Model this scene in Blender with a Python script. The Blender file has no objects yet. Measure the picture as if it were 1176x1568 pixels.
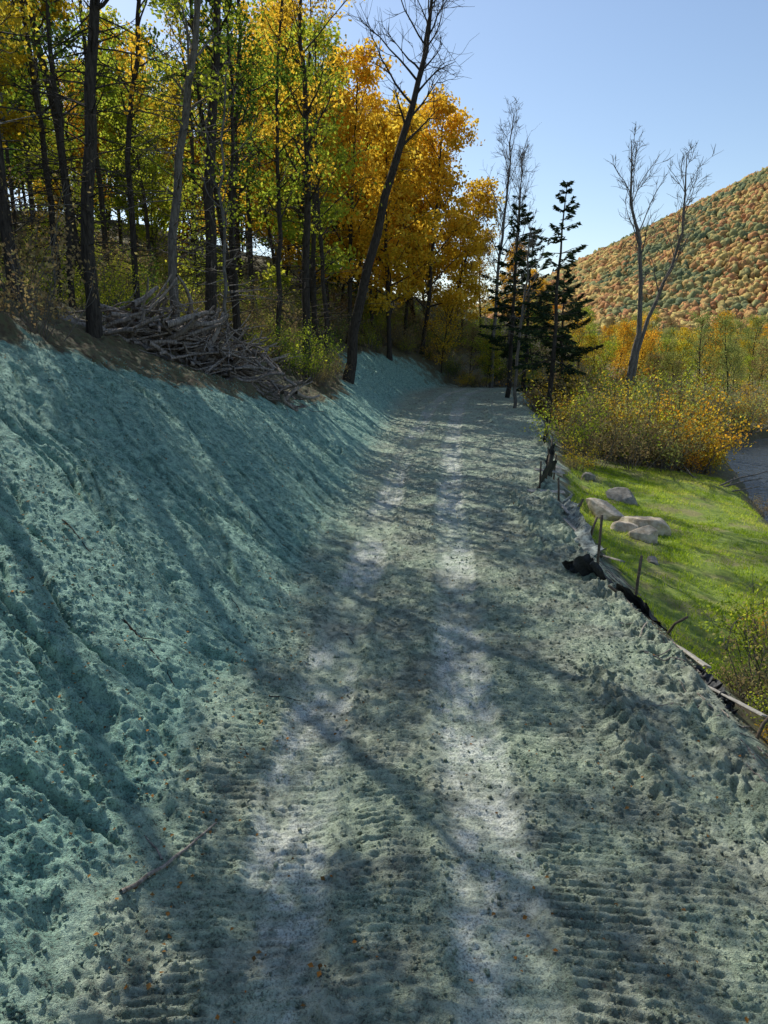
import bpy, math, numpy as np
from mathutils import Vector, Matrix
R=np.random.RandomState(7)
scene=bpy.context.scene
# ------------------------------------------------------------------ noise
_T=np.random.RandomState(3).rand(512,512).astype(np.float32)
def vn(x,y,s=0):
    x=x+s*17.31; y=y+s*9.77
    xi=np.floor(x).astype(np.int64); yi=np.floor(y).astype(np.int64)
    fx=x-xi; fy=y-yi; fx=fx*fx*(3-2*fx); fy=fy*fy*(3-2*fy)
    a=_T[xi&511,yi&511]; b=_T[(xi+1)&511,yi&511]; c=_T[xi&511,(yi+1)&511]; d=_T[(xi+1)&511,(yi+1)&511]
    return (a*(1-fx)+b*fx)*(1-fy)+(c*(1-fx)+d*fx)*fy
def fbm(x,y,o=3,s=0):
    r=0;a=.5;t=0
    for i in range(o):
        r=r+a*vn(x*2**i,y*2**i,s+i*3.3); t+=a; a*=.5
    return r/t
def sst(a,b,x):
    t=np.clip((x-a)/(b-a),0,1); return t*t*(3-2*t)
# ------------------------------------------------------------------ terrain
def XL(y): return np.interp(y,[0,4,8,12,17,27,38,50,60,66,72,80,100],[-2.2,-2.1,-1.85,-1.4,-1.15,-.6,.1,.7,2.0,4.2,8,13,30])
def XR(y): return np.interp(y,[0,6.4,9.5,12.2,17,22,27,38,50,60,66,72,80,100],[3.7,3.8,4.07,4.0,4.35,5.0,6.1,8.3,9.4,11,12.5,15,20,37])
def XC(y): return np.interp(y,[0,4,6.4,9.5,12.2,17,27,38,50,60,66,72,80],[.0,.03,.06,.2,.42,.75,1.6,2.8,4.2,6,8,11,16])
def HB(y): return np.interp(y,[0,12,15,20,26,32,39,45,52,60,66,74,90],[4.6,4.6,4.2,3.0,2.1,1.7,1.4,1.8,2.7,3.3,2.8,1.8,2.4])
def XE(y): return np.interp(y,[-20,0,10,21,29,45,52,55,57,60],[8,9,10.2,12.9,15.4,20.8,27,42,110,900])
def ridge(x): return np.interp(x,[-300,60,100,157,230,289,400,560,800,1200],[6,22,34,62,97,126,168,205,205,150])
def terr(x,y):
    x=np.asarray(x,float); y=np.asarray(y,float)
    d=XL(y)-x; H=HB(y)
    bank=.72*.35*np.log1p(np.exp(np.clip(d/.35,-30,30)))
    bank=np.where(d>9,.72*d,bank)
    e=d-H/.72
    top=H+np.where(e<6,.45*e,2.7+.26*(e-6)); top=np.minimum(top,H+16); top=np.maximum(top,.9)
    k=.35; h=np.clip(.5+.5*(top-bank)/k,0,1); z=top*(1-h)+bank*h-k*h*(1-h)
    z=np.where(d>-3,z,0)
    d2=x-XR(y)
    rz=np.interp(d2,[-1,0,.5,1.2,3,8,30],[0,-.06,-.38,-.8,-1.1,-1.75,-2.0])
    z=np.where(d2>-1,rz,z)
    r=XE(y)-x
    car=sst(1.6,-1.2,r)*sst(30,24,-r)
    z=np.where(d2>0,z*(1-car)+(-3.3)*car,z)
    m=sst(260,600,y)
    z=np.where(y>260,z*(1-m)+np.maximum(z,ridge(x))*m*np.where(y>600,1-.3*sst(600,1200,y),1),z)
    return z
def axis(segs):
    out=[]
    for a,b,n in segs: out.append(np.linspace(a,b,n,endpoint=False))
    out.append([segs[-1][1]]); return np.concatenate(out)
xs=axis([(-1200,-200,25),(-200,-40,50),(-40,-10,90),(-10,-6,100),(-6,4.4,560),(4.4,8,100),(8,30,90),(30,120,50),(120,500,90),(500,1500,30)])
ys=[-30.]
while ys[-1]<2.6: ys.append(ys[-1]+.8)
ys=[q for q in ys if q<2.4]+[2.6]
while ys[-1]<40: ys.append(ys[-1]+max(.0023*ys[-1],.012))
while ys[-1]<110: ys.append(ys[-1]+.0045*ys[-1])
while ys[-1]<2500: ys.append(ys[-1]*1.02)
ys=np.array(ys)
X,Y=np.meshgrid(xs,ys); Z=terr(X,Y)
d=XL(Y)-X; d2=X-XR(Y); e=d-HB(Y)/.72; c=X-XC(Y)
near=(Y<110)&(X>-40)&(X<60)
bankm=sst(-.3,.4,d)*sst(.9,.2,e)
roadm=sst(.2,-.3,d)*sst(.3,-.2,d2)
u=X*.78-Y*.62; v=X*.62+Y*.78
warp=(fbm(X*.5,Y*.5,2,9)-.5)*1.4
streak=fbm(u*.5,(v+warp)*3.2,4,1)-.5
sharp=np.abs(fbm(u*.6+9,(v+warp)*2.2,3,5)-.5)*2
groove=np.exp(-(sharp/.09)**2)*sst(.42,.6,vn(u*.4,v*1.0,7))
n30=fbm(X*3.3,Y*3.3,2,2)-.5; n10=fbm(X*11,Y*11,2,3)-.5; n4=fbm(X*27,Y*27,2,4)-.5
clod=np.maximum(vn(X*17,Y*17,6)-.6,0)*2.4; clod2=np.maximum(vn(X*31,Y*31,16)-.55,0)*2.3
patchy=sst(.42,.62,fbm(X*.8,Y*.8,2,18))
fg=sst(10,6,Y)*sst(3.2,1.4,d)
wob=(fbm(X*.5,Y*.5,2,8)-.5)*.25
cw=c+wob*.6+n30*.06+n10*.05
tl=sst(-1.34,-1.10,cw)*sst(-.38,-.62,cw); tr=sst(.36,.62,cw)*sst(1.34,1.10,cw)
pt=sst(.40,.6,fbm(X*1.3,Y*.6,3,12))
track=(tl*(.12+.75*pt)+tr*(.3+.6*pt))*roadm*(.4+.6*sst(.38,.58,fbm(X*6,Y*6,3,44)))
# narrow dark tread lines inside the ruts
flat=(tl+tr)*roadm
def band(a,b,sft=.06): return sst(a,a+sft,cw)*sst(b,b-sft,cw)
ribm=band(1.2,2.0)*(.7+.3*patchy)+band(-1.8,-1.15)*(.6+.4*patchy)
ribm=ribm+band(2.0,2.9)*sst(.4,.55,vn(X*.4,Y*.35,13))*.7+band(-.35,.35)*.7*sst(.3,.5,vn(X*.6,Y*.4,14))+band(-1.15,-.45)*.55*sst(.35,.6,vn(X*.7,Y*.5,24))+band(.45,1.15)*.35
ribm=np.clip(ribm,0,1)*roadm*sst(30,18,Y)
ph=Y/.09+np.abs(cw)*1.4+vn(X*1.3,Y*1.3,15)*1.8+n10*.5
rib=np.clip(np.sin(ph*2*np.pi)*1.7,-1,1)
D=bankm*(streak*.26-groove*.13+n30*.09*(.7+fg)+n10*.035*(1+1.5*fg)+n4*.028+clod*.025*(patchy+2*fg)+clod2*.018)
rough=roadm*(1-.7*flat)*(1-.5*ribm)
D=D+rough*(n30*.06+n10*.05+n4*.036+clod*.03*patchy+clod2*.022)
D=D+ribm*rib*.024*(.7+n10*1.2)
edge=np.exp(-((np.abs(cw)-1.22)/.07)**2)+np.exp(-((np.abs(cw)-.45)/.07)**2)
line=np.exp(-((np.abs(cw)-.72)/.025)**2)+np.exp(-((np.abs(cw)-.98)/.025)**2)
D=D-flat*.035+flat*(n30*.03+n10*.016+n4*.016+clod2*.006)+edge*roadm*(.018+n10*.05)-line*roadm*.018*sst(.35,.55,vn(X*.9,Y*.35,27))
D=D+roadm*((fbm(X*.35,Y*.35,2,19)-.5)*.14)
wl=np.exp(-((cw+2.0)/.16)**2)*sst(.35,.7,vn(X*1.5,Y*1.1,21)); D=D+roadm*wl*(.05+n10*.16)
wr=np.exp(-((cw-2.65)/.25)**2)*sst(.5,.75,vn(X*1.2,Y*.7,22)); D=D+roadm*wr*(.06+n10*.28+n30*.15)
wr2=np.exp(-((d2+.2)/.3)**2); D=D+wr2*(.04+n30*.3+n10*.16)*(Y<110)
ff=sst(.2,.9,e)*near; D=D+ff*(n30*.25+(fbm(X*.6,Y*.6,2,31)-.5)*.8+n10*.08)
rt=sst(.1,.8,d2)*(Y<200); D=D+rt*(n30*.12+(fbm(X*.5,Y*.5,2,33)-.5)*.3+n10*.03)
Z=Z+D*np.where(near,1,.3)
tn=fbm(X*2,Y*2,3,41)-.5
mulch=sst(.45,-.1,e+tn*1.6)*sst(.6,.1,d2+tn*1.1)*sst(71,66,Y+tn*8)
grass=sst(.45,.9,d2+tn*.6)*sst(.5,1.6,XE(Y)-X+tn*1.5)*sst(9.0,12,Y)*sst(34,27,Y)
bankc=sst(-.9,.7,d+tn*.8)
MC=np.stack([track,grass,mulch,bankc],-1).reshape(-1,4).astype(np.float32)
# ------------------------------------------------------------------ mesh helpers
def mk(name,V,F,mats,mi=None,smooth=True,col=None,rnd=None,link=True):
    V=np.asarray(V,np.float32); F=np.asarray(F,np.int32)
    me=bpy.data.meshes.new(name)
    me.vertices.add(len(V)); me.vertices.foreach_set('co',V.ravel())
    k=F.shape[1]
    me.loops.add(F.size); me.loops.foreach_set('vertex_index',F.ravel())
    me.polygons.add(len(F)); me.polygons.foreach_set('loop_start',np.arange(0,F.size,k,dtype=np.int32))
    for m in mats: me.materials.append(m)
    if mi is not None: me.polygons.foreach_set('material_index',np.asarray(mi,np.int32))
    me.polygons.foreach_set('use_smooth',np.full(len(F),smooth) if np.isscalar(smooth) else smooth)
    if col is not None:
        a=me.attributes.new('mask','FLOAT_COLOR','POINT'); a.data.foreach_set('color',np.asarray(col,np.float32).ravel())
    if rnd is not None:
        a=me.attributes.new('rnd','FLOAT','POINT'); a.data.foreach_set('value',np.asarray(rnd,np.float32))
    me.update(calc_edges=True)
    if not link: return me
    o=bpy.data.objects.new(name,me); scene.collection.objects.link(o); return o
# ------------------------------------------------------------------ materials
class NT:
    def __init__(s,name):
        s.m=bpy.data.materials.new(name); s.m.use_nodes=True; s.t=s.m.node_tree; s.t.nodes.clear()
        s.out=s.n('ShaderNodeOutputMaterial')
    def n(s,t,**k):
        a=s.t.nodes.new(t)
        for q,w in k.items(): setattr(a,q,w)
        return a
    def set(s,sock,v):
        if isinstance(v,bpy.types.NodeSocket): s.t.links.new(v,sock)
        elif isinstance(v,(tuple,list)) and len(v)==3 and sock.type=='RGBA': sock.default_value=(*v,1)
        else: sock.default_value=v
    def noise(s,scale,detail=4,vec=None,rough=.6):
        a=s.n('ShaderNodeTexNoise'); a.inputs['Scale'].default_value=scale; a.inputs['Detail'].default_value=detail; a.inputs['Roughness'].default_value=rough
        if vec is not None: s.set(a.inputs['Vector'],vec)
        return a.outputs['Fac']
    def mix(s,f,a,b,mode='MIX'):
        m=s.n('ShaderNodeMix',data_type='RGBA',blend_type=mode); s.set(m.inputs[0],f); s.set(m.inputs[6],a); s.set(m.inputs[7],b); return m.outputs[2]
    def math(s,op,a,b=0.,cl=False):
        m=s.n('ShaderNodeMath',operation=op,use_clamp=cl); s.set(m.inputs[0],a); s.set(m.inputs[1],b); return m.outputs[0]
    def rng(s,v,a,b,c=0.,d=1.):
        m=s.n('ShaderNodeMapRange'); s.set(m.inputs[0],v)
        for i,q in enumerate((a,b,c,d)): s.set(m.inputs[1+i],q)
        return m.outputs[0]
    def obj(s): return s.n('ShaderNodeTexCoord').outputs['Object']
    def mapping(s,v,sc):
        m=s.n('ShaderNodeMapping'); s.set(m.inputs[0],v); m.inputs['Scale'].default_value=sc; return m.outputs[0]
    def bump(s,h,dist,st=1.):
        b=s.n('ShaderNodeBump'); s.set(b.inputs['Height'],h); b.inputs['Distance'].default_value=dist; s.set(b.inputs['Strength'],st); return b.outputs[0]
    def princ(s,col,rough=.9,nrm=None,spec=.3):
        p=s.n('ShaderNodeBsdfPrincipled'); s.set(p.inputs['Base Color'],col); s.set(p.inputs['Roughness'],rough); s.set(p.inputs['Specular IOR Level'],spec)
        if nrm is not None: s.set(p.inputs['Normal'],nrm)
        s.t.links.new(p.outputs[0],s.out.inputs[0]); return p
def ground_mat():
    s=NT('ground_soil_mulch'); o=s.obj()
    at=s.n('ShaderNodeAttribute',attribute_name='mask'); sep=s.n('ShaderNodeSeparateColor'); s.t.links.new(at.outputs['Color'],sep.inputs[0])
    tr,gr,mu=sep.outputs[0],sep.outputs[1],sep.outputs[2]; ba=at.outputs['Alpha']
    fine=s.noise(50,3,o,.78); mid=s.noise(7,3,o,.65); big=s.noise(.9,2,o)
    pale=s.mix(s.rng(mid,.35,.65),(.31,.41,.28),(.62,.72,.50))
    teal=s.mix(s.rng(mid,.35,.68),(.17,.36,.285),(.46,.72,.55))
    bb=s.math('ADD',ba,s.rng(big,.35,.7,-.1,.25),True)
    mul=s.mix(bb,pale,teal)
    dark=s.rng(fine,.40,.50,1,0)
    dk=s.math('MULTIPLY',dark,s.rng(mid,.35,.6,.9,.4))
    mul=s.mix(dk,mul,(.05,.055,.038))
    soil=s.mix(s.rng(mid,.4,.6),(.17,.16,.12),(.44,.43,.34))
    soilamt=s.math('MULTIPLY',s.rng(big,.42,.60,.05,.6),s.math('SUBTRACT',1.,ba,True))
    mul=s.mix(soilamt,mul,soil)
    trc=s.mix(s.rng(fine,.40,.56),(.20,.205,.18),(.68,.69,.61))
    trc=s.mix(s.math('MULTIPLY',s.rng(mid,.38,.5,1,0),.55),trc,mul)
    col=s.mix(s.math('MULTIPLY',tr,.8),mul,trc)
    litter=s.mix(s.rng(mid,.35,.6),(.06,.045,.028),(.24,.15,.065))
    lc=s.mix(s.rng(fine,.4,.6),litter,(.15,.11,.05))
    floor=s.mix(s.rng(mid,.4,.6),lc,(.13,.14,.06))
    g=s.mix(s.rng(mid,.35,.65),(.16,.25,.03),(.32,.40,.045)); g=s.mix(s.rng(big,.5,.65,0,.8),g,(.34,.29,.12))
    floor=s.mix(gr,floor,g)
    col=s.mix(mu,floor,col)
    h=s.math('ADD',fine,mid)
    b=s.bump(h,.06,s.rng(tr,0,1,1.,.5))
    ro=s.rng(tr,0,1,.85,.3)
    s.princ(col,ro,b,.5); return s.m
def bark(name,c1,c2,sc=(6,6,1.2)):
    s=NT(name); o=s.obj(); v=s.mapping(o,sc); n=s.noise(3,4,v,.7)
    col=s.mix(s.rng(n,.35,.65),c1,c2); s.princ(col,.9,s.bump(n,.04),.2); return s.m
def foliage(name,c1,c2,c3,tl=.5):
    s=NT(name); at=s.n('ShaderNodeAttribute',attribute_name='rnd'); f=at.outputs['Fac']
    oi=s.n('ShaderNodeObjectInfo').outputs['Random']
    col=s.mix(s.rng(f,.0,.6),c1,c2); col=s.mix(s.rng(f,.6,1.),col,c3)
    col=s.mix(1.,col,s.mix(oi,(.75,.85,.75),(1.15,1.05,1.0)),'MULTIPLY')
    dd=s.n('ShaderNodeBsdfDiffuse'); tt=s.n('ShaderNodeBsdfTranslucent'); s.set(dd.inputs[0],col); s.set(tt.inputs[0],col)
    mx=s.n('ShaderNodeMixShader'); mx.inputs[0].default_value=tl
    s.t.links.new(dd.outputs[0],mx.inputs[1]); s.t.links.new(tt.outputs[0],mx.inputs[2]); s.t.links.new(mx.outputs[0],s.out.inputs[0]); return s.m
def simple(name,c1,c2,scale=8,rough=.85,bd=.01,spec=.3):
    s=NT(name); o=s.obj(); n=s.noise(scale,5,o,.65); s.princ(s.mix(s.rng(n,.35,.65),c1,c2),rough,s.bump(n,bd),spec); return s.m
M_g=ground_mat()
M_bark=bark('bark_dark',(.022,.018,.015),(.075,.063,.05))
M_barkg=bark('bark_grey',(.08,.07,.06),(.22,.20,.17))
M_birch=bark('bark_birch',(.14,.13,.11),(.45,.43,.38),(2,2,9))
M_dead=bark('dead_wood',(.12,.095,.075),(.40,.35,.30))
F_gold=foliage('leaves_gold',(.36,.24,.02),(.78,.53,.04),(.90,.74,.12),.6)
F_yg=foliage('leaves_yellow_green',(.16,.22,.03),(.44,.52,.05),(.80,.72,.08),.6)
F_green=foliage('leaves_green',(.035,.07,.02),(.12,.20,.03),(.32,.37,.05),.5)
F_or=foliage('leaves_orange',(.40,.20,.02),(.78,.42,.035),(.88,.62,.08),.57)
F_dry=foliage('leaves_dry',(.18,.12,.06),(.36,.27,.13),(.50,.44,.16),.35)
F_con=foliage('needles_dark',(.015,.028,.018),(.035,.06,.032),(.08,.10,.04),.2)
F_will=foliage('leaves_willow',(.22,.24,.07),(.42,.45,.13),(.60,.56,.20),.45)
# ------------------------------------------------------------------ ground objects
nx,ny=len(xs),len(ys)
VV=np.stack([X,Y,Z],-1).reshape(-1,3)
ii,jj=np.meshgrid(np.arange(nx-1),np.arange(ny-1)); i0=(jj*nx+ii).ravel()
FF=np.stack([i0,i0+1,i0+1+nx,i0+nx],-1)
cd=d.ravel()[i0]; cd2=d2.ravel()[i0]; ce=e.ravel()[i0]; cy=Y.ravel()[i0]
isroad=(cd<0)&(cd2<.1)&(cy<74)&(cy>2); isbank=(cd>=0)&(ce<.6)&(cy<74)&(cy>2)
for nm,ms in (('dirt_road',isroad),('hydroseeded_bank',isbank),('ground',~(isroad|isbank))):
    f=FF[ms]; uq,inv=np.unique(f,return_inverse=True)
    mk(nm,VV[uq],inv.reshape(-1,4),[M_g],col=MC[uq])
def gz(x,y): return float(terr(x,y))
s=NT('river_water'); o=s.obj(); b=s.bump(s.noise(2.2,3,s.mapping(o,(1,1.8,1))),.16)
s.princ((.05,.06,.065),.05,b,.9)
wx=np.array([[6,-30,-2.5],[200,-30,-2.5],[200,62,-2.5],[6,62,-2.5]]); mk('river',wx,[[0,1,2,3]],[s.m])
# ------------------------------------------------------------------ plant builder
class MB:
    def __init__(s): s.V=[];s.F=[];s.M=[];s.R=[];s.n=0
    def add(s,V,F,m,r):
        s.V.append(V); s.F.append(F+s.n); s.M.append(np.full(len(F),m)); s.R.append(np.full(len(V),r) if np.isscalar(r) else r); s.n+=len(V)
    def tube(s,P,r,k,m=0):
        P=np.asarray(P,float); n=len(P); T=np.gradient(P,axis=0); T/=np.linalg.norm(T,axis=1)[:,None]+1e-9
        ref=np.array([1,0,0.]) if abs(T[0,0])<.8 else np.array([0,1.,0])
        A=np.cross(T,ref); A/=np.linalg.norm(A,axis=1)[:,None]+1e-9; B=np.cross(T,A)
        th=np.arange(k)*2*np.pi/k; r=np.asarray(r)
        V=P[:,None]+r[:,None,None]*(np.cos(th)[None,:,None]*A[:,None]+np.sin(th)[None,:,None]*B[:,None])
        i,j=np.meshgrid(np.arange(n-1),np.arange(k),indexing='ij'); j2=(j+1)%k
        F=np.stack([i*k+j,i*k+j2,(i+1)*k+j2,(i+1)*k+j],-1).reshape(-1,4)
        s.add(V.reshape(-1,3),F,m,.5)
    def leaves(s,C,size,rng,m=1,asp=.6,U=None,rnd=None):
        n=len(C)
        if U is None: U=rng.normal(size=(n,3))
        U=U/np.linalg.norm(U,axis=1)[:,None]; W=rng.normal(size=(n,3))
        W=np.cross(U,W); W/=np.linalg.norm(W,axis=1)[:,None]
        L=size*rng.uniform(.6,1.3,n)[:,None]
        V=np.stack([C-U*L*.5,C+W*L*asp*.5+U*L*.08,C+U*L*.5,C-W*L*asp*.5+U*L*.08],1).reshape(-1,3)
        F=np.arange(4*n).reshape(-1,4)
        if rnd is None: rnd=rng.rand(n)
        s.add(V,F,m,np.repeat(rnd,4))
    def mesh(s,name,mats):
        mi=np.concatenate(s.M)
        return mk(name,np.concatenate(s.V),np.concatenate(s.F),mats,mi,mi==0,rnd=np.concatenate(s.R),link=False)
def wander(p,dv,L,n,wob,up,rng):
    P=[np.array(p,float)]; dv=np.array(dv,float)
    for i in range(n):
        dv=dv+rng.normal(size=3)*wob; dv[2]+=up; dv/=np.linalg.norm(dv); P.append(P[-1]+dv*L/n)
    return np.array(P)
def at(P,t):
    q=t*(len(P)-1); i=min(int(q),len(P)-2); f=q-i; return P[i]*(1-f)+P[i+1]*f, P[i+1]-P[i]
def decid(seed,H,r0,cs,spread,nb,nl,ls,wob=.04,levels=2,trunk=None,low=0,clump=.3,upang=.7,sub=5,keepf=.7):
    rng=np.random.RandomState(seed); mb=MB()
    if trunk is None: trunk=wander((0,0,-.5),(rng.normal()*.05,rng.normal()*.05,1),H+.5,14,wob,.02,rng)
    trunk=np.asarray(trunk,float); n=len(trunk)
    tr=r0*(1-np.linspace(0,1,n))**.75*.93+.02; tr[0]*=1.35
    mb.tube(trunk,tr,9)
    tips=[]
    for i in range(nb):
        t=cs+(.98-cs)*(i+rng.rand())/nb
        p,dv=at(trunk,t); a=i*2.4+rng.normal()*.5
        q=(t-cs)/(1-cs)
        L=spread*(.35+.9*math.sin(math.pi*min(1,.18+q*.8)))*rng.uniform(.6,1.15)
        dr=np.array([math.cos(a),math.sin(a),upang*rng.uniform(.5,1.3)+q*.8]); dr/=np.linalg.norm(dr)
        B=wander(p,dr,L,6,.13,.05,rng); rb=np.interp(t,np.linspace(0,1,n),tr)*.45
        mb.tube(B,np.linspace(rb,.012,7),5)
        for j in range(sub):
            tt=rng.uniform(.25,.98); p2,dv2=at(B,tt); d3=dv2/np.linalg.norm(dv2)+rng.normal(size=3)*.6; d3/=np.linalg.norm(d3)
            L2=L*(.55-.25*tt)*rng.uniform(.6,1.3); C=wander(p2,d3,L2,4,.2,.04,rng)
            mb.tube(C,np.linspace(max(rb*.35,.014),.007,5),3)
            for w in (.4,.7,1.): tips.append(at(C,w)[0])
            if levels>2:
                for k in range(4):
                    p3,dv3=at(C,rng.uniform(.2,1)); d4=dv3/np.linalg.norm(dv3)+rng.normal(size=3)*.55; d4[2]+=.25; d4/=np.linalg.norm(d4)
                    mb.tube(wander(p3,d4,L2*rng.uniform(.4,.8),3,.2,.05,rng),np.linspace(.013,.006,4),3)
    for i in range(low):
        t=rng.uniform(.12,max(cs,.5)); p,dv=at(trunk,t); a=rng.rand()*6.28
        B=wander(p,(math.cos(a),math.sin(a),rng.uniform(-.2,.3)),rng.uniform(.8,2.8),4,.12,-.02,rng)
        mb.tube(B,np.linspace(.028,.006,5),3)
        for k in range(3):
            p3,dv3=at(B,rng.uniform(.3,1)); d4=dv3/np.linalg.norm(dv3)+rng.normal(size=3)*.6
            mb.tube(wander(p3,d4/np.linalg.norm(d4),rng.uniform(.3,.9),3,.15,0,rng),np.linspace(.012,.005,4),3)
    if nl:
        tips=np.array(tips); cr=rng.rand(len(tips)); keep=rng.permutation(len(tips))[:max(3,int(len(tips)*keepf))]
        idx=keep[rng.randint(len(keep),size=nl)]
        C=tips[idx]+rng.normal(size=(nl,3))*clump*np.array([1,1,.7])
        mb.leaves(C,ls,rng,1,.65,rnd=np.clip(cr[idx]*.6+rng.rand(nl)*.45,0,1))
    return mb
def conifer(seed,H,r0,start,spread,dens,lean=(0,0),irr=.35,ragged=0.):
    rng=np.random.RandomState(seed); mb=MB()
    n=12; tt=np.linspace(0,1,n); trunk=np.stack([lean[0]*tt+rng.normal(size=n)*.05,lean[1]*tt+rng.normal(size=n)*.05,-.4+(H+.4)*tt],1)
    mb.tube(trunk,r0*(1-tt)*.95+.02,8)
    z=start
    while z<.985:
        q=(z-start)/(1-start)
        for k in range(rng.randint(3,6)):
            if rng.rand()<ragged: continue
            p,_=at(trunk,z); a=rng.rand()*6.28; L=spread*((1-q)**.75)*rng.uniform(1-irr*1.6,1+irr)+.25
            B=wander(p,(math.cos(a),math.sin(a),.1-.35*(1-q)+q*.5),L,6,.07,.035,rng)
            mb.tube(B,np.linspace(.035,.008,7),3)
            m=int(L*dens)
            t=rng.uniform(.15,1,m)**.8; Q=np.array([at(B,w)[0] for w in t]); dv=B[-1]-B[0]; dv=dv/np.linalg.norm(dv)
            side=np.cross(dv,[0,0,1]); sgn=rng.choice([-1,1],m)[:,None]
            off=rng.uniform(0,.55,m)[:,None]*(1.1-t[:,None])*min(L,1.8)
            U=dv*.7+side*sgn*.9+rng.normal(size=(m,3))*.3; U[:,2]-=.35
            C=Q+side*sgn*off*.8+dv*off*.4; C[:,2]-=off[:,0]*.35+rng.rand(m)*.12
            mb.leaves(C,.34,rng,1,.28,U=U)
        z+=rng.uniform(.5,1.1)*.42/H*1.6
    for i in range(int(H*1.6)):
        p,_=at(trunk,rng.uniform(.12,start+.15)); a=rng.rand()*6.28
        mb.tube(wander(p,(math.cos(a),math.sin(a),-.1),rng.uniform(.5,spread*.8),4,.1,-.02,rng),np.linspace(.02,.006,5),3)
    return mb
def shrub(seed,h,w,stems,nl,ls,clump=.16):
    rng=np.random.RandomState(seed); mb=MB(); tips=[]
    for i in range(stems):
        a=rng.rand()*6.28; rr=rng.rand()*.35*w
        B=wander((rr*math.cos(a),rr*math.sin(a),-.1),(math.cos(a)*.55,math.sin(a)*.55,1),h*rng.uniform(.6,1.15),5,.14,.02,rng)
        mb.tube(B,np.linspace(.022,.006,6),3)
        for k in range(5):
            p,dv=at(B,rng.uniform(.25,1)); d4=dv/np.linalg.norm(dv)+rng.normal(size=3)*.6
            C=wander(p,d4/np.linalg.norm(d4),h*rng.uniform(.15,.4),3,.2,.03,rng); mb.tube(C,np.linspace(.01,.004,4),3); tips+= [C[1],C[2],C[3]]
    tips=np.array(tips); cr=rng.rand(len(tips)); idx=rng.randint(len(tips),size=nl)
    mb.leaves(tips[idx]+rng.normal(size=(nl,3))*clump,ls,rng,1,.6,rnd=np.clip(cr[idx]*.6+rng.rand(nl)*.45,0,1)); return mb
def empty(name):
    o=bpy.data.objects.new(name,None); scene.collection.objects.link(o); return o
def place(me,name,x,y,z=None,sc=1.,rot=None,fol=None,bk=None,parent=None,dz=0):
    o=bpy.data.objects.new(name,me); scene.collection.objects.link(o)
    o.location=(x,y,(gz(x,y) if z is None else z)+dz); o.rotation_euler=(0,0,R.rand()*6.28 if rot is None else rot)
    o.scale=(sc,sc,sc*R.uniform(.92,1.08)) if rot is None else (sc,sc,sc)
    if bk: o.material_slots[0].link='OBJECT'; o.material_slots[0].material=bk
    if fol: o.material_slots[1].link='OBJECT'; o.material_slots[1].material=fol
    if parent: o.parent=parent
    return o
tall=[decid(100+i,[19,21,17,20][i],[.18,.2,.14,.17][i],[.42,.5,.35,.45][i],[2.8,3.0,2.4,2.6][i],22,[2600,2800,2300,1500][i],.2,low=14,keepf=.3,clump=.33).mesh('maple_tree_mesh%d'%i,[M_bark,F_gold]) for i in range(4)]
clm=[decid(130+i,[17,19,15][i],[.17,.18,.14][i],[.4,.45,.35][i],[3.2,3.4,2.8][i],20,[4600,5000,4000][i],.24,low=10,keepf=.075,clump=.42).mesh('open_maple_mesh%d'%i,[M_bark,F_yg]) for i in range(3)]
und=[decid(200+i,[8,10,6.5][i],[.06,.08,.05][i],.15,[2.2,2.4,2.0][i],20,[2400,2800,2000][i],.17,wob=.06).mesh('young_tree_mesh%d'%i,[M_bark,F_yg]) for i in range(3)]
big=[decid(300+i,[20,17,22][i],[.22,.18,.22][i],.2,[4.2,3.8,4.3][i],32,[7000,6000,7000][i],.34,clump=.42,sub=5).mesh('big_maple_mesh%d'%i,[M_bark,F_gold]) for i in range(3)]
shr=[shrub(400+i,[1.8,2.6,1.2][i],[1.6,2.,1.2][i],[14,16,12][i],[1000,1300,800][i],[.09,.11,.08][i]).mesh('shrub_mesh%d'%i,[M_barkg,F_dry]) for i in range(3)]
con=[conifer(500+i,[16,13,9][i],[.17,.14,.1][i],[.3,.25,.1][i],[2.6,2.4,2.0][i],30).mesh('spruce_mesh%d'%i,[M_bark,F_con]) for i in range(3)]
# hero trees -------------------------------------------------
def herotrunk(pts,n=16,seed=0):
    pts=np.array(pts,float); t=np.linspace(0,1,len(pts)); q=np.linspace(0,1,n); rng=np.random.RandomState(seed)
    P=np.stack([np.interp(q,t,pts[:,k]) for k in range(3)],1)
    P[1:-1]=(P[:-2]+P[1:-1]*2+P[2:])/4; P[1:]+=rng.normal(size=(n-1,3))*.05; return P
def hero(name,base,rel,r0,cs,spread,nb,nl,ls,seed,fol,bk=M_bark,levels=2,low=14,upang=.7,sub=5,keepf=.7):
    z=gz(base[0],base[1]); tr=herotrunk([(0,0,-.6)]+rel,seed=seed)
    me=decid(seed,rel[-1][2],r0,cs,spread,nb,nl,ls,trunk=tr,levels=levels,low=low,upang=upang,sub=sub,keepf=keepf).mesh(name+'_mesh',[bk,fol])
    o=bpy.data.objects.new(name,me); scene.collection.objects.link(o); o.location=(base[0],base[1],z); return o
hero('bare_tree',(-2.3,45),[(.9,0,4.5),(2.4,0,10.3),(3.9,0,15),(4.8,0,18.5),(4.9,0,23)],.33,.5,3.6,22,0,.2,11,F_gold,levels=3,low=16,upang=.9,sub=7)
hero('hemlock_tree',(-8.4,22),[(.2,0,5),(.9,0,9),(2.2,0,13.5),(3,0,18)],.19,.45,2.6,22,2200,.17,12,F_green,low=60,keepf=.12)
hero('hemlock_tree',(-7.3,32),[(.2,0,6),(.7,0,11),(1.2,0,16),(1.8,0,21)],.26,.4,3.0,24,2600,.18,13,F_green,low=80,keepf=.2)
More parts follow.
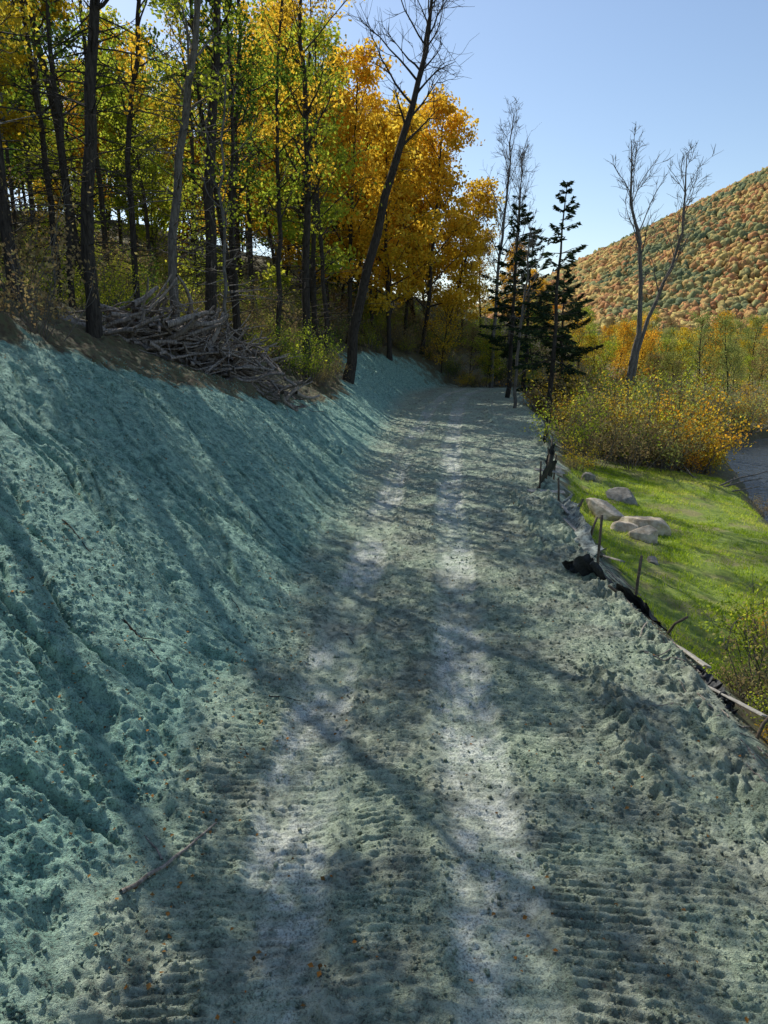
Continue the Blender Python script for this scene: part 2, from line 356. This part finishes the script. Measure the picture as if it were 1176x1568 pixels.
hero('maple_tree',(-8.1,29),[(.4,0,5),(1.3,0,9.5),(2.2,0,14),(3,0,19)],.18,.4,2.8,20,2200,.17,14,F_yg,bk=M_barkg,low=40,keepf=.16)
hero('maple_tree',(-4.1,40),[(.1,0,6),(.3,0,11),(.1,0,16),(.3,0,21)],.23,.35,3.0,24,2800,.18,15,F_gold,low=60,keepf=.4)
hero('hemlock_tree',(-9.8,20.5),[(-.1,0,6),(.0,0,12),(.4,0,18)],.16,.45,2.6,20,1800,.16,16,F_green,low=50,keepf=.12)
hero('birch_tree',(-12.3,24),[(-.2,0,6),(-.1,0,12),(.4,0,19)],.15,.45,2.6,18,1600,.16,17,F_yg,bk=M_birch,low=10,keepf=.12)
hero('maple_tree',(-7.0,36),[(.0,0,6),(.6,0,12),(.8,0,20)],.16,.35,2.8,20,2600,.18,18,F_green,low=40,keepf=.4)
hero('maple_tree',(-5.6,26.5),[(.2,0,3),(.1,0,6.),(.5,0,10)],.06,.4,1.4,14,250,.12,19,F_yg,bk=M_barkg,low=20)
hero('maple_tree',(-9.6,30),[(.0,0,6),(.9,0,12),(1.8,0,18)],.12,.4,2.4,18,1700,.16,31,F_gold,low=36,keepf=.16)
hero('maple_tree',(-5.4,38),[(.3,0,6),(.4,0,12),(1.0,0,19)],.13,.35,2.4,18,2200,.17,32,F_yg,low=36,keepf=.4)
hero('maple_tree',(-6.3,33.5),[(-.2,0,5),(.1,0,11),(-.1,0,17)],.1,.35,2.0,18,1400,.16,33,F_yg,low=36,keepf=.3)
hero('maple_tree',(-11.0,27),[(.2,0,5),(.1,0,11),(.6,0,17)],.1,.4,2.2,18,1500,.16,34,F_green,low=40,keepf=.16)
hero('maple_tree',(-3.2,43.5),[(-.2,0,5),(-.5,0,11),(-.4,0,18)],.15,.35,2.6,20,2200,.18,35,F_yg,low=30,keepf=.5)
hero('maple_tree',(-12.5,29.5),[(.1,0,5),(-.3,0,11),(.2,0,18)],.12,.4,2.2,18,1200,.16,36,F_yg,low=40,keepf=.16)
def conplace(name,x,y,H,r,st,sp,dens,seed,lean=(0,0),irr=.35,rag=0.):
    me=conifer(seed,H,r,st,sp,dens,lean,irr,rag).mesh(name+'_m',[M_bark,F_con]); o=bpy.data.objects.new(name,me); scene.collection.objects.link(o); o.location=(x,y,gz(x,y)); return o
conplace('spruce_tree',9.7,44,13.3,.17,.30,2.1,44,61,(.4,0),.45,.15)
conplace('spruce_tree',11.9,50,9.6,.16,.2,2.6,60,62,(-.3,0),.35)
conplace('spruce_tree',9.3,56,14.5,.18,.28,2.8,46,63,(.4,0),.4,.05)
conplace('spruce_tree',11.6,62,13.0,.18,.2,2.8,46,64,(.2,0),.4,.05)
hero('bare_tree',(15.1,47),[(.3,0,4),(.7,0,7),(.5,0,10.5),(-.4,0,13.5),(-.6,0,17)],.2,.5,2.4,14,0,.2,21,F_gold,bk=M_barkg,levels=3,low=4,upang=1.8,sub=6)
hero('bare_tree',(15.3,47.1),[(.3,0,4),(.9,0,7),(2.2,0,10),(2.6,0,13),(2.6,0,16.5)],.15,.45,2.4,14,0,.2,22,F_gold,bk=M_barkg,levels=3,low=3,upang=1.8,sub=6)
hero('bare_tree',(9.7,68),[(.1,0,6),(.5,0,12),(.9,0,18),(1.2,0,23)],.18,.35,3.2,24,0,.2,23,F_gold,bk=M_barkg,levels=3,low=6,upang=1.7,sub=7)
hero('bare_tree',(11.5,70),[(.1,0,6),(.5,0,12),(.5,0,17),(.7,0,20)],.15,.35,2.8,22,0,.2,25,F_gold,bk=M_barkg,levels=3,low=6,upang=1.7,sub=7)
hero('bare_tree',(8.2,47),[(.1,0,4),(.5,0,8),(.6,0,11)],.1,.4,1.6,14,0,.2,24,F_gold,bk=M_barkg,levels=3,low=6,upang=1.,sub=4)
# ---------- forest mass
bf=empty('background_forest')
pts=[]
def ok(x,y,dm):
    for a,b in pts:
        if (a-x)**2+(b-y)**2<dm*dm: return False
    pts.append((x,y)); return True
pal_l=[F_yg,F_yg,F_gold,F_green,F_yg,F_green,F_gold,F_or]; pal_c=[F_gold,F_gold,F_gold,F_or,F_gold,F_yg,F_green]
for i in range(3000):
    y=R.uniform(3,120); x=R.uniform(-75,6)
    lim=XL(y)-HB(y)/.72-(4.5 if y<45 else 2.0)
    if y>72: lim=5
    if x>lim or x<-.58*y-13 or x<lim-(42 if y<45 else 56): continue
    if y<30 and x>-10.5-(30-y)*.1: continue
    dm=3.7 if y<60 else 4.6
    if y<34: dm=6.2
    if not ok(x,y,dm): continue
    pal=pal_c if y>48 and x>-14 else pal_l
    f=pal[R.randint(len(pal))]; q=R.rand()
    bk=[M_bark,M_bark,M_barkg,M_bark][R.randint(4)] if q<.5 else M_bark
    if y<34: me=clm[R.randint(3)] if q<.9 else und[R.randint(3)]
    elif y<60: me=tall[R.randint(4)] if q<.58 else (und[R.randint(3)] if q<.90 else (big[R.randint(3)] if q<.95 else con[R.randint(3)]))
    else: me=big[R.randint(3)] if q<.65 else (tall[R.randint(4)] if q<.85 else und[R.randint(3)])
    if me in con: f=F_con
    place(me,'forest_tree',x,y,sc=R.uniform(.8,1.1),fol=f,bk=bk,parent=bf)
for x,y,k,s_,f in [(0.5,66,0,1.0,F_gold),(3.5,72,0,1.0,F_gold),(6.2,77,1,.95,F_gold),(-3,63,2,.95,F_gold),(8.4,82,1,.8,F_gold),(11,86,0,.6,F_or),(17,95,1,.45,F_gold),(22,105,0,.36,F_or),(14,92,1,.55,F_or),(25,118,1,.4,F_or),(-2,70,2,1,F_or),(-4.6,55,0,.95,F_yg)]:
    place(big[k],'golden_maple_tree',x,y,sc=s_,fol=f)
for x,y,k,s_,f in [(27,84,0,.8,F_or),(29.5,88,1,.75,F_gold),(33,82,2,.85,F_yg),(24,78,1,.7,F_or),(31,95,0,.8,F_or),(37,92,0,.6,F_yg),(21,74,2,.8,F_gold),(25.5,76,0,.75,F_or)]:
    place(und[k],'young_maple_tree',x,y,sc=s_,fol=f)
# ---------- undergrowth on hillside
ug=empty('forest_undergrowth')
for i in range(400):
    y=R.uniform(12,90) if i<200 else R.uniform(36,90); x=float(XL(y)-HB(y)/.72-R.uniform(.6,1)*R.uniform(.9,26))
    f=[F_dry,F_yg,F_green,F_yg,F_dry][R.randint(5)]
    if -10<x<-2.5 and 20<y<33: continue
    place(shr[R.randint(3)],'undergrowth_shrub',x,y,sc=R.uniform(.5,1.2),fol=f,parent=ug)
for i in range(46):
    y=R.uniform(67,80); x=R.uniform(4,15); place((shr+und[2:])[R.randint(4)],'undergrowth_shrub',x,y,sc=R.uniform(.5,1.1),fol=[F_yg,F_dry,F_green,F_gold][R.randint(4)],parent=ug)
for x,y,s_ in [(-13.5,24,.7),(-12.6,21.5,.55),(-15,28,.8),(-14.2,26,.6)]: place(con[2],'spruce_tree',x,y,sc=s_,fol=F_con)
# ---------- riverbank shrubs
rb=empty('riverbank_shrubs')
for i in range(400):
    y=R.uniform(32,150) if i>160 else R.uniform(33,62); x0=float(XR(y))+1.6
    x=R.uniform(x0,min(float(XE(y))-(2.0 if y<48 else .8), .62*y+6))
    if y>72 : x=R.uniform(.2*y,.62*y+5)
    f=[F_dry,F_will,F_will,F_yg,F_dry,F_or,F_gold][R.randint(7)]
    small=y<70 or R.rand()<.4
    place(shr[R.randint(3)] if small else und[R.randint(3)],'riverbank_shrub',x,y,sc=R.uniform(.7,1.4) if y<70 else R.uniform(.5,.85),fol=f,parent=rb)
for x,y,s_,k,f in [(4.9,8.3,.5,2,F_yg),(5.3,9.2,.6,0,F_dry),(5.9,10.4,.6,1,F_yg),(6.4,11.6,.5,2,F_dry),(5.1,7.2,.5,0,F_yg),(5.6,8.8,.6,2,F_or),(4.7,7.8,.35,2,F_or),(4.9,9.4,.35,2,F_dry),(6.8,12.4,.5,2,F_or),(7.6,28.5,.6,0,F_gold),(8.6,30,.9,1,F_dry),(10.5,31,.9,1,F_dry),(12.0,32,.9,1,F_dry),(13.3,33,.7,1,F_will),(7.6,31,1,1,F_yg),(7.0,27.4,.4,2,F_dry),(14.6,34.5,.7,1,F_dry),(15.6,36,.7,1,F_dry),(14.2,27,.4,0,F_dry),(13.4,24.6,.3,2,F_dry)]:
    place(shr[k],'shrub',x,y,sc=s_,fol=f)
wl_=empty('far_bank_willows')
for i in range(110):
    y=R.uniform(68,170); x=R.uniform(.34*y,.62*y+6)
    place(und[R.randint(3)],'willow_tree',x,y,sc=R.uniform(.5,.9),fol=[F_will,F_will,F_yg,F_will][R.randint(4)],parent=wl_)
# ---------- mountain forest
def ico(sub):
    import bmesh
    bm=bmesh.new(); bmesh.ops.create_icosphere(bm,subdivisions=sub,radius=1); V=np.array([v.co[:] for v in bm.verts]); F=np.array([[v.index for v in f.verts] for f in bm.faces]); bm.free(); return V,F
IV,IF=ico(2); rng=np.random.RandomState(5)
N=19000
px=rng.uniform(40,430,N); py=290+335*rng.rand(N)**.75
pz=terr(px,py); rad=1.0+1.8*rng.rand(N)**1.3
Vb=IV[None]*rad[:,None,None]*np.stack([rng.uniform(.8,1.2,N),rng.uniform(.8,1.2,N),rng.uniform(.9,1.4,N)],-1)[:,None]*(1+rng.normal(size=(N,len(IV),1))*.2)+np.stack([px,py,pz+1.5+rng.rand(N)*1.2],-1)[:,None]
Fb=IF[None]+(np.arange(N)*len(IV))[:,None,None]
patch=fbm(px/26,py/26,3,50); rn=np.clip(rng.rand(N)*.75+(patch-.5)*1.8+.12,0,1)
s=NT('mountain_foliage'); at_=s.n('ShaderNodeAttribute',attribute_name='rnd').outputs['Fac']; cr=s.n('ShaderNodeValToRGB'); s.set(cr.inputs[0],at_)
el=cr.color_ramp.elements; el[0].position=0; el[0].color=(.15,.18,.07,1); el[1].position=1; el[1].color=(.62,.46,.13,1)
for p_,c_ in ((.2,(.27,.27,.09)),(.38,(.42,.34,.10)),(.55,(.50,.28,.08)),(.72,(.50,.21,.07)),(.86,(.58,.34,.09))):
    q=el.new(p_); q.color=(*c_,1)
nn=s.noise(.9,3,s.obj()); cc=s.mix(s.rng(nn,.35,.6),s.mix(1.,cr.outputs[0],(.62,.63,.65),'MULTIPLY'),cr.outputs[0]); cc=s.mix(.06,cc,(.42,.46,.55)); s.princ(cc,1.,s.bump(nn,.6),.05)  # faint blue-grey distance haze painted into the crown colour by the last mix
mk('hillside_forest',Vb.reshape(-1,3),Fb.reshape(-1,3),[s.m],smooth=True,rnd=np.repeat(rn,len(IV)))
tlp=empty('distant_treeline')
for i in range(130):
    y=R.uniform(170,290); x=R.uniform(.16*y,.6*y)
    place(big[R.randint(3)],'distant_tree',x,y,sc=R.uniform(.35,.55),fol=[F_or,F_dry,F_gold,F_will,F_dry][R.randint(5)],bk=M_barkg,parent=tlp)
# ---------- surface height lookup
def hz(x,y):
    i=np.clip(np.searchsorted(xs,x)-1,0,nx-2); j=np.clip(np.searchsorted(ys,y)-1,0,ny-2)
    fx=(x-xs[i])/(xs[i+1]-xs[i]); fy=(y-ys[j])/(ys[j+1]-ys[j])
    return (Z[j,i]*(1-fx)+Z[j,i+1]*fx)*(1-fy)+(Z[j+1,i]*(1-fx)+Z[j+1,i+1]*fx)*fy
# ---------- brush pile
mb=MB(); rng=np.random.RandomState(9)
for i in range(420):
    x=-6.2+np.clip(rng.normal()*1.35,-3.1,3.0); y=26.0+rng.normal()*.8+(x+6)*.55; z=float(hz(x,y))+rng.uniform(0,1.7)*max(0,1-abs(x+6.2)/3.4)**.7*max(.1,1-abs(y-26-(x+6)*.55)/2)
    a=rng.normal()*.9+(0 if rng.rand()<.65 else 1.4); L=rng.uniform(.7,2.6); r=rng.choice([.02,.035,.055,.085,.12],p=[.3,.3,.22,.12,.06])
    P=wander((x-math.cos(a)*L/2,y-math.sin(a)*L/2,z+.15),(math.cos(a),math.sin(a),rng.normal()*.35),L,5,.2,0,rng)
    P[:,2]=np.maximum(P[:,2],hz(P[:,0],P[:,1])+.03)
    mb.tube(P,np.linspace(r,r*.5,6),6)
me=mb.mesh('brush_pile',[M_dead]); o=bpy.data.objects.new('brush_pile',me); scene.collection.objects.link(o)
def sticks(name,lst,mat,seed,drape=True):
    mb=MB(); rng=np.random.RandomState(seed)
    for (x,y,z,a,L,r,el_) in lst:
        P=wander((x,y,z),(math.cos(a),math.sin(a),el_),L,8,.09,0,rng)
        if drape: P[:,2]=hz(P[:,0],P[:,1])*.7+.3*np.linspace(hz(P[:1,0],P[:1,1])[0],hz(P[-1:,0],P[-1:,1])[0],9)+r*.7
        mb.tube(P,np.linspace(r,r*.4,9),6)
    o=bpy.data.objects.new(name,mb.mesh(name,[mat])); scene.collection.objects.link(o)
sticks('fallen_branch',[(-1.95,4.7,.12,1.25,1.2,.02,.0),(-1.8,5.2,.1,2.2,.3,.01,.2)],M_dead,1)
sticks('fallen_branch',[(-3.1,8.3,1.05,-.45,.9,.014,0),(-3.0,8.2,0,.3,.4,.008,0)],M_bark,2)
sticks('fallen_branch',[(-4.3,9.6,2.0,-.6,.6,.012,0)],M_bark,3)
rg=np.random.RandomState(77)
for q in range(9):
    yy_=rg.uniform(5,16); xx_=rg.uniform(-1,.3)*rg.uniform(1,3.5)-2+.8
    sticks('fallen_twig',[(xx_,yy_,0,rg.rand()*6.28,rg.uniform(.25,.6),.007,0)],M_bark,80+q)
ed=[]
for q in range(110):
    yy_=rg.uniform(6,20); ed.append((float(XR(yy_))+rg.uniform(-.15,.6),yy_,0,rg.rand()*6.28,rg.uniform(.2,.8),rg.uniform(.005,.016),0))
sticks('edge_debris',ed,M_dead,5)
sticks('driftwood_brush',[(12.6+.3*(q%5),28.5+q*.25,-1.9+.12*(q%4),(-.5+q*.33),1.6+.4*(q%4),.05-.002*q,.08*(q%5)) for q in range(18)],M_barkg,4,False)
# ---------- grass
rng=np.random.RandomState(12); n=130000
gy=rng.uniform(9.5,32,n); gx=rng.uniform(4.4,16,n); dd2=gx-XR(gy); tnn=fbm(gx*2,gy*2,3,41)-.5
k=(dd2+tnn*.6>.65)&((XE(gy)-gx)+tnn*1.5>1.0)&(rng.rand(n)<(fbm(gx*1.2,gy*1.2,3,60)-.25)*2.6); gx,gy=gx[k],gy[k]; n=len(gx)
zg=hz(gx,gy)-.01
hh=rng.uniform(.03,.09,n)*(.5+1.2*fbm(gx*1.5,gy*1.5,2,61)); a=rng.rand(n)*6.28; w=rng.uniform(.005,.009,n); ln=rng.normal(size=(n,2))*.04
P0=np.stack([gx-np.cos(a)*w,gy-np.sin(a)*w,zg],-1); P1=np.stack([gx+np.cos(a)*w,gy+np.sin(a)*w,zg],-1)
P2=np.stack([gx+ln[:,0]+np.cos(a)*w*.5,gy+ln[:,1]+np.sin(a)*w*.5,zg+hh],-1); P3=np.stack([gx+ln[:,0]-np.cos(a)*w*.5,gy+ln[:,1]-np.sin(a)*w*.5,zg+hh],-1)
F_grass=foliage('grass_blades',(.20,.31,.02),(.46,.62,.04),(.66,.64,.16),.58)
mk('grass',np.stack([P0,P1,P2,P3],1).reshape(-1,3),np.arange(4*n).reshape(-1,4),[F_grass],rnd=np.repeat(np.clip(rng.rand(n)*.7+(fbm(gx*.8,gy*.8,2,62)-.45)*1.6,0,1),4),smooth=False)
# leaves on ground
n=11000; ly=3+rng.rand(n)**1.6*40; lx=rng.uniform(-9,6,n); k=(lx<XR(ly)+.5)&(rng.rand(n)<np.where(lx<XL(ly)+.6,.9,.28)+.0)&(fbm(lx*1.1,ly*1.1,2,70)>.42)
lx,ly=lx[k],ly[k]; n=len(lx); C=np.stack([lx,ly,hz(lx,ly)+.014],-1); U=rng.normal(size=(n,3)); U[:,2]*=.3
F_lit=foliage('fallen_leaf',(.13,.07,.03),(.30,.16,.06),(.50,.20,.05),.2)
nrm=rng.normal(size=(n,3))*.25; U/=np.linalg.norm(U,axis=1)[:,None]; W=np.cross(U,np.array([0,0,1])+nrm); W/=np.linalg.norm(W,axis=1)[:,None]; L=rng.uniform(.02,.05,n)[:,None]
V=np.stack([C-U*L*.5,C+W*L*.4+[0,0,.006],C+U*L*.5,C-W*L*.4+[0,0,.006]],1).reshape(-1,3)
mk('fallen_leaves',V,np.arange(4*n).reshape(-1,4),[F_lit],rnd=np.repeat(rng.rand(n),4),smooth=False)
# clods
n=70000; ly=2.9+rng.rand(n)**1.4*22; lx=rng.uniform(-6.5,4.6,n); cc_=lx-XC(ly); pr=np.where(np.abs(np.abs(cc_)-.85)<.35,.25,.8)*np.where(fbm(lx*1.4,ly*1.4,2,80)>.46,1,.35)
k=(rng.rand(n)<pr)&(lx<XR(ly)+.5); lx,ly=lx[k],ly[k]; n=len(lx)
cub=np.array([[-1,-1,-1],[1,-1,-1],[1,1,-1],[-1,1,-1],[-1,-1,1],[1,-1,1],[1,1,1],[-1,1,1]],float)*.58
cf=np.array([[0,3,2,1],[4,5,6,7],[0,1,5,4],[1,2,6,5],[2,3,7,6],[3,0,4,7]])
rr=.005+.020*rng.rand(n)**4+.006*rng.rand(n)
V=cub[None]*rr[:,None,None]*(1+rng.normal(size=(n,8,3))*.28)+np.stack([lx,ly,hz(lx,ly)+rr*.25],-1)[:,None]
mc=np.zeros((n,8,4),np.float32); mc[...,2]=1; mc[...,3]=np.clip((XL(ly)-lx+.9)/1.6,0,1)[:,None]
mk('soil_clods',V.reshape(-1,3),(cf[None]+(np.arange(n)*8)[:,None,None]).reshape(-1,4),[M_g],col=mc.reshape(-1,4))
# ---------- boulders
M_rock=simple('boulder_stone',(.32,.25,.17),(.62,.54,.41),5,.85,.03)
M_rockd=simple('boulder_stone_dark',(.14,.125,.10),(.34,.31,.26),6,.85,.03)
SV,SF=ico(5)
def boulder(x,y,sx,sy,sz,rot,seed,mat,tilt=.15):
    V=SV.copy(); rg=np.random.RandomState(seed)
    for k in range(12):
        nn_=rg.normal(size=3); nn_/=np.linalg.norm(nn_); dd_=rg.uniform(.5,.75); q=V@nn_; V=V-np.maximum(q-dd_,0)[:,None]*nn_*.95
    V=V*(1+.08*(fbm(V[:,0]*3+V[:,2]*2,V[:,1]*3+V[:,2],4,seed)-.5)[:,None]*2)
    V=V*np.array([sx,sy,sz])*1.3; o=mk('boulder',V,SF,[mat],smooth=True); o.location=(x,y,gz(x,y)+sz*.4); o.rotation_euler=(.1,tilt,rot)
boulder(6.55,21.2,.62,.36,.30,-.5,1,M_rock,.25); boulder(7.2,20.0,.62,.36,.34,-.7,2,M_rock,.2); boulder(6.8,18.9,.42,.28,.26,-.4,3,M_rock); boulder(6.6,19.6,.4,.25,.16,.2,8,M_rock)
boulder(8.0,24.2,.5,.3,.24,-.3,4,M_rockd); boulder(7.6,27,.22,.2,.18,0,5,M_rockd); boulder(12.6,21.5,.45,.4,.4,0,6,M_rockd); boulder(6.3,16.6,.16,.14,.12,0,7,M_rockd); boulder(11.8,19.4,.3,.3,.2,0,9,M_rockd); boulder(5.8,24.6,.25,.2,.2,.3,10,M_rock); boulder(12.9,23.0,.3,.25,.2,.5,11,M_rockd)
# ---------- silt fence
M_stake=simple('stake_wood',(.06,.045,.03),(.18,.14,.10),20); M_board=simple('weathered_board',(.22,.20,.17),(.45,.42,.36),14,.8,.004)
M_fab=simple('silt_fabric_black',(.012,.013,.014),(.04,.042,.042),30,.6,.004); M_fabg=simple('silt_fabric_mulched',(.06,.07,.065),(.36,.40,.35),11,.8,.01)
def fence(path,h,lean,posts,fab,seed):
    root=empty('silt_fence'); P=np.array(path,float); n=80; m=10; t=np.linspace(0,1,len(P)); q=np.linspace(0,1,n)
    bx=np.interp(q,t,P[:,0])+(vn(q*12,q*0,seed+5)-.5)*.2; by=np.interp(q,t,P[:,1]); bz=hz(bx,by)-.02
    hv=np.array(h); hq=np.interp(q,np.linspace(0,1,len(hv)),hv); hq=hq*(.7+.6*vn(q*13,q*0,seed)); lq=lean*(.5+1.0*vn(q*8,q*0+3,seed))
    V=[]
    for i in range(n):
        for j in range(m):
            w=j/(m-1); fold=(vn(np.array(q[i]*30.),np.array(w*2.5),seed+2)-.5)*.13
            V.append((bx[i]+lq[i]*hq[i]*w+fold,by[i]+fold,bz[i]+hq[i]*w*math.sqrt(max(.05,1-min(abs(lq[i]),.97)**2))))
    i,j=np.meshgrid(np.arange(n-1),np.arange(m-1),indexing='ij'); a_=(i*m+j).ravel(); F=np.stack([a_,a_+m,a_+m+1,a_+1],-1)
    f=mk('fabric',V,F,[fab]); f.parent=root
    for k_,(x,y,hh_,lx_,ly_) in enumerate(posts):
        z=float(hz(x,y)); bmv=MB(); bmv.tube([(x,y,z-.2),(x+lx_*.5,y+ly_*.5,z+hh_*.5),(x+lx_,y+ly_,z+hh_),(x+lx_,y+ly_,z+hh_+.005)],[.028,.028,.026,.002],4)
        o=bpy.data.objects.new('stake_%d'%(k_+1),bmv.mesh('stake',[M_stake])); scene.collection.objects.link(o); o.parent=root
fence([(3.5,13.3),(3.85,12.8),(4.3,12.0),(4.6,11.2)],[.2,.35,.5,.35,.45,.25],-.5,[(4.1,13.6,1.0,.02,0),(4.4,12.3,.85,.08,.05),(4.3,12.0,.4,-.5,-.1),(4.5,11.2,.3,.3,-.2)],M_fab,1)
fence([(4.75,19.4),(4.4,17.3),(4.15,14.4)],[.3,.4,.45,.4,.3],.7,[(4.6,17.6,.6,.25,0),(4.45,15.6,.6,.2,.1),(4.7,19.4,.7,-.05,0)],M_fabg,2)
fence([(4.4,21.0),(4.9,22.3),(5.3,23.2)],[.4,.65,.4],.3,[(4.55,21.2,.8,0,0),(5.4,23.2,.8,.05,0),(4.95,22.3,.75,.1,0)],M_fab,3)
fence([(5.7,25.3),(5.9,26.6)],[.5,.7,.4],.2,[(6.0,26.3,.85,0,0),(5.7,25.1,.7,-.1,0)],M_fab,4)
fence([(6.6,30.5),(7.2,33)],[.3,.5,.3],.2,[(6.9,31.7,.8,0,0),(7.3,33.2,.8,.1,0)],M_fab,6)
fence([(4.35,9.4),(4.25,8.8),(4.3,8.3)],[.06,.16,.08],.5,[(4.3,7.8,.3,.2,0)],M_fab,5)
def board(x,y,L,a,tilt,w=.12,t_=.03):
    cv=np.array([[sx*L/2,sy*w/2,sz*t_/2] for sx in (-1,1) for sy in (-1,1) for sz in (-1,1)],float)+np.random.RandomState(int(x*100)).normal(size=(8,3))*.004
    o=mk('wooden_board',cv,[[0,1,3,2],[4,6,7,5],[0,4,5,1],[2,3,7,6],[0,2,6,4],[1,5,7,3]],[M_board],smooth=False)
    o.location=(x,y,float(hz(x,y))+.10); o.rotation_euler=(.4,tilt,a)
    bv=o.modifiers.new('b','BEVEL'); bv.width=.004
for q in [(4.35,16.2,1.5,1.7,-.12),(4.55,18.1,1.3,1.45,.05),(4.7,15.0,1.1,1.9,.1),(4.6,20.6,1.2,.3,.1),(4.35,8.6,1.2,1.9,.05),(4.45,9.9,.9,1.6,.1),(5.2,22.9,1.,.2,.15)]: board(*q)
mb=MB()
for zz in (4.6,5.4):
    t=np.linspace(0,1,24); mb.tube(np.stack([55+90*t,np.full(24,150.),zz-3*t*(1-t)+1.5],-1),np.full(24,.04),4)
for x in (55,100,145): mb.tube([(x,150,-2),(x,150,3),(x,150,7.2)],[.16,.14,.11],6)
o=bpy.data.objects.new('power_line',mb.mesh('power_line',[M_barkg])); scene.collection.objects.link(o)
# ------------------------------------------------------------------ light
EL=math.radians(45); AZ=math.radians(35)
S=Vector((-math.sin(AZ)*math.cos(EL),math.cos(AZ)*math.cos(EL),math.sin(EL)))
L=bpy.data.lights.new('sun','SUN'); L.energy=5.0; L.angle=math.radians(.35); L.color=(1,.96,.88)
lo=bpy.data.objects.new('sun',L); scene.collection.objects.link(lo); lo.rotation_euler=S.to_track_quat('Z','Y').to_euler()
w=bpy.data.worlds.new('World'); scene.world=w; w.use_nodes=True; nt=w.node_tree; bg=nt.nodes['Background']; sk=nt.nodes.new('ShaderNodeTexSky'); sk.sky_type='NISHITA'; sk.sun_disc=False
sk.sun_elevation=EL; sk.sun_rotation=2*math.pi-AZ; sk.ozone_density=1.6; sk.dust_density=.6; nt.links.new(sk.outputs[0],bg.inputs[0]); bg.inputs[1].default_value=.15
cam=bpy.data.cameras.new('camera'); co=bpy.data.objects.new('camera',cam); scene.collection.objects.link(co); scene.camera=co
co.location=(0,0,4.2); co.rotation_euler=(math.radians(90-13.1),0,0); cam.sensor_fit='VERTICAL'; cam.sensor_height=36; cam.lens=26; cam.clip_end=5000; cam.clip_start=.1
scene.view_settings.view_transform='Standard'; scene.view_settings.look='None'; scene.view_settings.exposure=0
